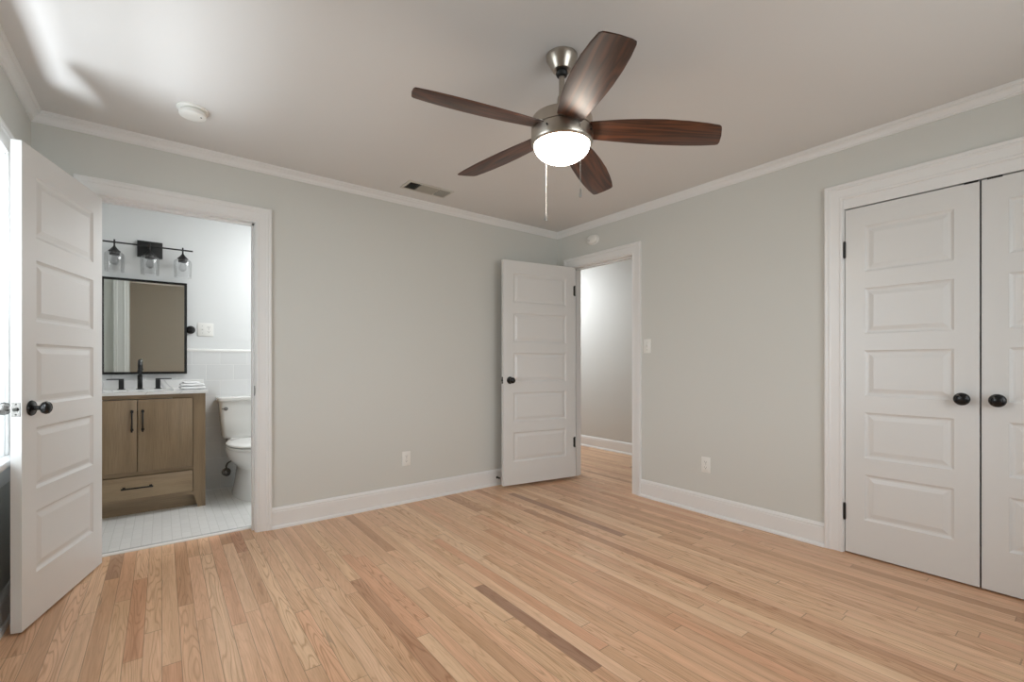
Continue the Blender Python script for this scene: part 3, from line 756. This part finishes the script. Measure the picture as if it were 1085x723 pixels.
# top with a rectangular basin
bm = B(); cx0, cx1, cy0, cy1 = -vw - 0.012, vw + 0.018, -0.022, vd; sx0, sx1, sy0, sy1 = -0.21, 0.21, 0.09, 0.36; z0, z1 = H, H + 0.022
for a, b in (((cx0, cy0), (cx1, sy0)), ((cx0, sy1), (cx1, cy1)), ((cx0, sy0), (sx0, sy1)), ((sx1, sy0), (cx1, sy1))): box(bm, (a[0], a[1], z0), (b[0], b[1], z1))
ct = obj('countertop', bm, M['quartz'], smooth=None, loc=van.location[:]); tag(ct, 'white veined stone top lying on the wooden vanity cabinet', 'countertop')
bm = B(); box(bm, (cx0, vd - 0.018, z1), (cx1, vd, z1 + 0.068), 0.001, 1); bs = obj('backsplash', bm, M['quartz'], smooth=None, loc=van.location[:]); tag(bs, 'low white stone backsplash along the wall behind the black faucet', 'backsplash')
bm = B(); rr = []
for ins, z in ((0.0, z0), (0.012, z0 - 0.08), (0.05, z0 - 0.125)): rr.append([(sx0 + ins, sy0 + ins, z), (sx1 - ins, sy0 + ins, z), (sx1 - ins, sy1 - ins, z), (sx0 + ins, sy1 - ins, z)])
loft(bm, rr, cap0=False); sk = obj('sink_basin', bm, M['porcelain'], van)
CT = FZ + H + 0.022          # counter height
# faucet
fc = thing('faucet', 'matte black widespread faucet on the vanity top', 'faucet', (-0.139, 4.690, CT))
bm = B(); box(bm, (-0.024, -0.024, 0), (0.024, 0.024, 0.006), 0.002); box(bm, (-0.016, -0.016, 0.006), (0.016, 0.016, 0.115), 0.003)
pts = [(0, 0.0, 0.110)] + [(0, -0.052 + 0.052 * math.cos(t), 0.175 + 0.052 * math.sin(t)) for t in [i * PI / 12 for i in range(0, 13)]] + [(0, -0.104, 0.150)]
tube(bm, pts, 0.0115, 14)
sp = obj('spout', bm, M['black'], fc)
bm = B(); cyl(bm, (0, -0.104, 0.153), (0, -0.104, 0.136), 0.014, 16); obj('aerator', bm, M['black'], sp)
for s in (-1, 1):
    bm = B(); c = s * 0.113
    box(bm, (c - 0.024, -0.024, 0), (c + 0.024, 0.024, 0.006), 0.002); box(bm, (c - 0.016, -0.016, 0.006), (c + 0.016, 0.016, 0.078), 0.003)
    box(bm, (min(c - s * 0.016, c + s * 0.088), -0.009, 0.078), (max(c - s * 0.016, c + s * 0.088), 0.009, 0.086), 0.002)
    obj('faucet_handle', bm, M['black_matte'], fc)
# folded towel
tw = B(); 
def towel_layer(bm, x0, x1, y0, y1, z, t, seed):
    rnd = random.Random(seed); n = 12; rings = []
    ph = rnd.random() * 6
    for i in range(n + 1):
        x = x0 + (x1 - x0) * i / n; e = min(i, n - i) / n; pinch = 0.55 + 0.45 * min(1, e * 6)
        zc = z + t / 2 + 0.0012 * math.sin(i * 0.9 + ph)
        ring = []
        m = 16
        for k in range(m):
            a = 2 * PI * k / m
            yy = (y0 + y1) / 2 + (y1 - y0) / 2 * math.copysign(abs(math.cos(a)) ** 0.35, math.cos(a))
            zz = zc + t / 2 * pinch * math.copysign(abs(math.sin(a)) ** 0.7, math.sin(a)) * (1 + 0.06 * math.sin(3 * a + ph))
            ring.append((x + 0.002 * math.sin(a * 2 + i), yy, zz))
        rings.append(ring)
    loft(bm, rings)
towel_layer(tw, -0.082, 0.080, -0.11, 0.11, 0.0003, 0.026, 1)
towel_layer(tw, -0.078, 0.072, -0.108, 0.106, 0.025, 0.024, 2)
towel_layer(tw, -0.060, 0.045, -0.100, 0.10, 0.046, 0.014, 3)
tag(obj('folded_towel', tw, M['towel'], loc=(0.195, 4.50, CT), rot=(0, 0, math.radians(3)), smooth=60), 'folded white towel on the right end of the vanity top', 'towel')

# mirror
MX0, MX1, MZ0, MZ1, MY = -0.378, 0.168, 1.026, 1.790, BY1 - 0.036
mi = thing('wall_mirror', 'rectangular black-framed pivot mirror above the vanity', 'mirror', ((MX0 + MX1) / 2, MY, (MZ0 + MZ1) / 2), (math.radians(1.2), 0, 0))
mw, mh, mf = (MX1 - MX0) / 2, (MZ1 - MZ0) / 2, 0.018
bm = B()
loft_r = []
pr = [(0, 0.012), (0, -0.012), (0.003, -0.014), (mf, -0.012), (mf, 0.012)]
cs = [(-mw, -mh, 1, 1), (mw, -mh, -1, 1), (mw, mh, -1, -1), (-mw, mh, 1, -1)]
R = [[bm.verts.new((c[0] + c[2] * p[0], p[1], c[1] + c[3] * p[0])) for p in pr] for c in cs]
for i in range(4):
    A, Bq = R[i], R[(i + 1) % 4]
    for j in range(len(pr)):
        k = (j + 1) % len(pr); bm.faces.new((A[j], A[k], Bq[k], Bq[j]))
obj('mirror_frame', bm, M['black'], mi, smooth=None)
bm = B(); i0 = mf; bv = 0.014
rings = [[(-mw + i0, -0.004, -mh + i0), (mw - i0, -0.004, -mh + i0), (mw - i0, -0.004, mh - i0), (-mw + i0, -0.004, mh - i0)],
         [(-mw + i0 + bv, -0.0046, -mh + i0 + bv), (mw - i0 - bv, -0.0046, -mh + i0 + bv), (mw - i0 - bv, -0.0046, mh - i0 - bv), (-mw + i0 + bv, -0.0046, mh - i0 - bv)]]
loft(bm, rings, cap0=False); obj('mirror_glass', bm, M['mirror'], mi, smooth=None)
bm = B(); box(bm, (-mw + 0.01, 0.004, -mh + 0.01), (mw - 0.01, 0.008, mh - 0.01)); obj('backing', bm, M['dark'], mi)
for s in (-1, 1):
    bm = B()
    lathe(bm, [(0, 0.030), (0.033, 0.030), (0.034, 0.024), (0.029, 0.017), (0.014, 0.012), (0.012, -0.004), (0.020, -0.008), (0.025, -0.017), (0.020, -0.026), (0, -0.028)], (s * (mw + 0.026), 0, -0.008), 'y', 28)
    cyl(bm, (s * (mw - 0.004), 0, -0.008), (s * (mw + 0.026), 0, -0.008), 0.006, 12)
    obj('pivot_mount', bm, M['black'], mi)

# vanity light
vl = thing('vanity_light', 'black three-light bar with clear glass shades above the mirror', 'wall light', (-0.078, BY1, 2.050))
bm = B(); box(bm, (-0.082, -0.022, -0.070), (0.082, 0, 0.062), 0.002); obj('back_plate', bm, M['black_matte'], vl)
bm = B(); cyl(bm, (-0.285, -0.095, 0.008), (0.285, -0.095, 0.008), 0.0062, 14); box(bm, (-0.012, -0.095, 0.000), (0.012, -0.02, 0.016), 0.001)
obj('light_bar', bm, M['black_matte'], vl)
for k, x in enumerate((-0.216, 0.0, 0.216)):
    bm = B(); lathe(bm, [(0, 0.030), (0.0055, 0.029), (0.0055, -0.018), (0.009, -0.028), (0.026, -0.050), (0.038, -0.062), (0.038, -0.067), (0.031, -0.068), (0.031, -0.092), (0, -0.092)], (x, -0.095, 0), n=28)
    so = obj('socket_cup', bm, M['black_matte'], vl)
    bm = B(); lathe(bm, [(0.030, -0.0675), (0.045, -0.070), (0.057, -0.080), (0.062, -0.095), (0.0615, -0.140), (0.059, -0.222), (0.0575, -0.222), (0.060, -0.140), (0.0605, -0.096), (0.056, -0.082), (0.044, -0.072), (0.030, -0.069)], (x, -0.095, 0), n=40)
    obj('glass_shade', bm, M['shade_glass'], vl, smooth=60)
    bm = B(); lathe(bm, [(0.012, -0.086), (0.013, -0.100), (0.022, -0.120), (0.027, -0.140), (0.022, -0.160), (0.010, -0.168), (0, -0.169)], (x, -0.095, 0), n=20)
    obj('light_bulb', bm, M['shade_glass'], vl, smooth=60)

# ------------------------------------------------------------------ toilet
TX = 0.598
to = thing('toilet', 'white two-piece toilet half hidden by the right doorway jamb', 'toilet', (TX, 0, FZ))
def rrect(w, d0, d1, z, r=0.03, n=6):
    pts = []
    for cx, cy, a0 in ((w - r, d0 + r, -90), (w - r, d1 - r, 0), (-w + r, d1 - r, 90), (-w + r, d0 + r, 180)):
        for i in range(n + 1):
            a = math.radians(a0 + 90 * i / n); pts.append((cx + r * math.cos(a), cy + r * math.sin(a), z))
    return pts
bm = B(); yb = BY1 - 0.022
loft(bm, [rrect(0.178, yb - 0.150, yb, 0.455, 0.035), rrect(0.186, yb - 0.165, yb, 0.475, 0.035), rrect(0.200, yb - 0.185, yb, 0.62, 0.03), rrect(0.212, yb - 0.196, yb, 0.775, 0.03)])
obj('tank', bm, M['porcelain'], to, smooth=50)
bm = B(); loft(bm, [rrect(0.214, yb - 0.198, yb + 0.002, 0.775, 0.03), rrect(0.226, yb - 0.212, yb + 0.004, 0.785, 0.03), rrect(0.228, yb - 0.214, yb + 0.004, 0.806, 0.03), rrect(0.222, yb - 0.208, yb + 0.002, 0.814, 0.03)])
obj('tank_lid', bm, M['porcelain'], to, smooth=40)
bm = B(); cyl(bm, (-0.165, yb - 0.185, 0.715), (-0.165, yb - 0.203, 0.715), 0.015, 18); tube(bm, [(-0.160, yb - 0.206, 0.715), (-0.178, yb - 0.208, 0.716), (-0.196, yb - 0.206, 0.717)], [0.007, 0.005, 0.005], 10)
obj('flush_lever', bm, M['dull'], to)
def egg(w, y0, y1, z, n=36, p=1.0):
    """front (y0) rounder and narrower, back (y1) wide"""
    pts = []; cy = y0 + (y1 - y0) * 0.58
    for i in range(n):
        a = 2 * PI * i / n; c, s = math.cos(a), math.sin(a)
        yy = cy + (s * (y1 - cy) if s > 0 else s * (cy - y0))
        ww = w * (abs(c) ** (0.75 if s > 0 else 0.95)) * (1 if c > 0 else -1)
        pts.append((ww, yy, z))
    return pts
YF = 4.055
bm = B()
loft(bm, [egg(0.130, YF + 0.10, yb - 0.06, 0.0), egg(0.130, YF + 0.10, yb - 0.06, 0.02), egg(0.122, YF + 0.12, yb - 0.07, 0.05), egg(0.104, YF + 0.14, yb - 0.08, 0.14),
          egg(0.096, YF + 0.13, yb - 0.08, 0.235), egg(0.128, YF + 0.075, yb - 0.09, 0.275), egg(0.172, YF + 0.02, yb - 0.10, 0.33), egg(0.180, YF + 0.006, yb - 0.11, 0.375), egg(0.182, YF, yb - 0.11, 0.405), egg(0.176, YF + 0.004, yb - 0.11, 0.412)])
box(bm, (-0.15, yb - 0.21, 0.33), (0.15, yb - 0.01, 0.455), 0.03, 4)
obj('bowl', bm, M['porcelain'], to, smooth=60)
bm = B(); loft(bm, [egg(0.182, YF - 0.004, yb - 0.20, 0.4135), egg(0.187, YF - 0.008, yb - 0.20, 0.420), egg(0.187, YF - 0.008, yb - 0.20, 0.430), egg(0.184, YF - 0.005, yb - 0.20, 0.434)])
obj('seat', bm, M['porcelain'], to, smooth=50)
bm = B(); loft(bm, [egg(0.182, YF - 0.003, yb - 0.195, 0.4385), egg(0.188, YF - 0.009, yb - 0.195, 0.444), egg(0.187, YF - 0.008, yb - 0.195, 0.454), egg(0.165, YF + 0.02, yb - 0.21, 0.462), egg(0.09, YF + 0.12, yb - 0.28, 0.465)])
box(bm, (-0.085, yb - 0.215, 0.425), (-0.055, yb - 0.185, 0.456), 0.004); box(bm, (0.055, yb - 0.215, 0.425), (0.085, yb - 0.185, 0.456), 0.004)
obj('seat_lid', bm, M['porcelain'], to, smooth=50)
sv = thing('supply_valve', 'chrome water valve and hose on the wall between vanity and toilet', 'valve', (0.455, BY1 - 0.010, FZ + 0.135))
bm = B(); lathe(bm, [(0, 0), (0.036, 0), (0.034, -0.005), (0.012, -0.008), (0.010, -0.010), (0, -0.010)], axis='y', n=24); obj('escutcheon', bm, M['dull'], sv)
bm = B(); cyl(bm, (0, -0.008, 0), (0, -0.055, 0), 0.009, 14); cyl(bm, (0, -0.045, 0), (0, -0.045, 0.028), 0.008, 14)
obj('valve_body', bm, M['dull'], sv)
bm = B(); lathe(bm, [(0, -0.055), (0.020, -0.055), (0.026, -0.060), (0.026, -0.068), (0.018, -0.072), (0, -0.072)], axis='y', n=20); obj('valve_knob', bm, M['dull'], sv)
bm = B(); tube(bm, [(0, -0.045, 0.026), (-0.004, -0.046, 0.06), (0.004, -0.055, 0.085), (0.03, -0.07, 0.105), (0.048, -0.08, 0.15), (0.045, -0.085, 0.24), (0.040, -0.088, 0.322)], 0.0068, 10)
obj('supply_hose', bm, M['dull'], sv)
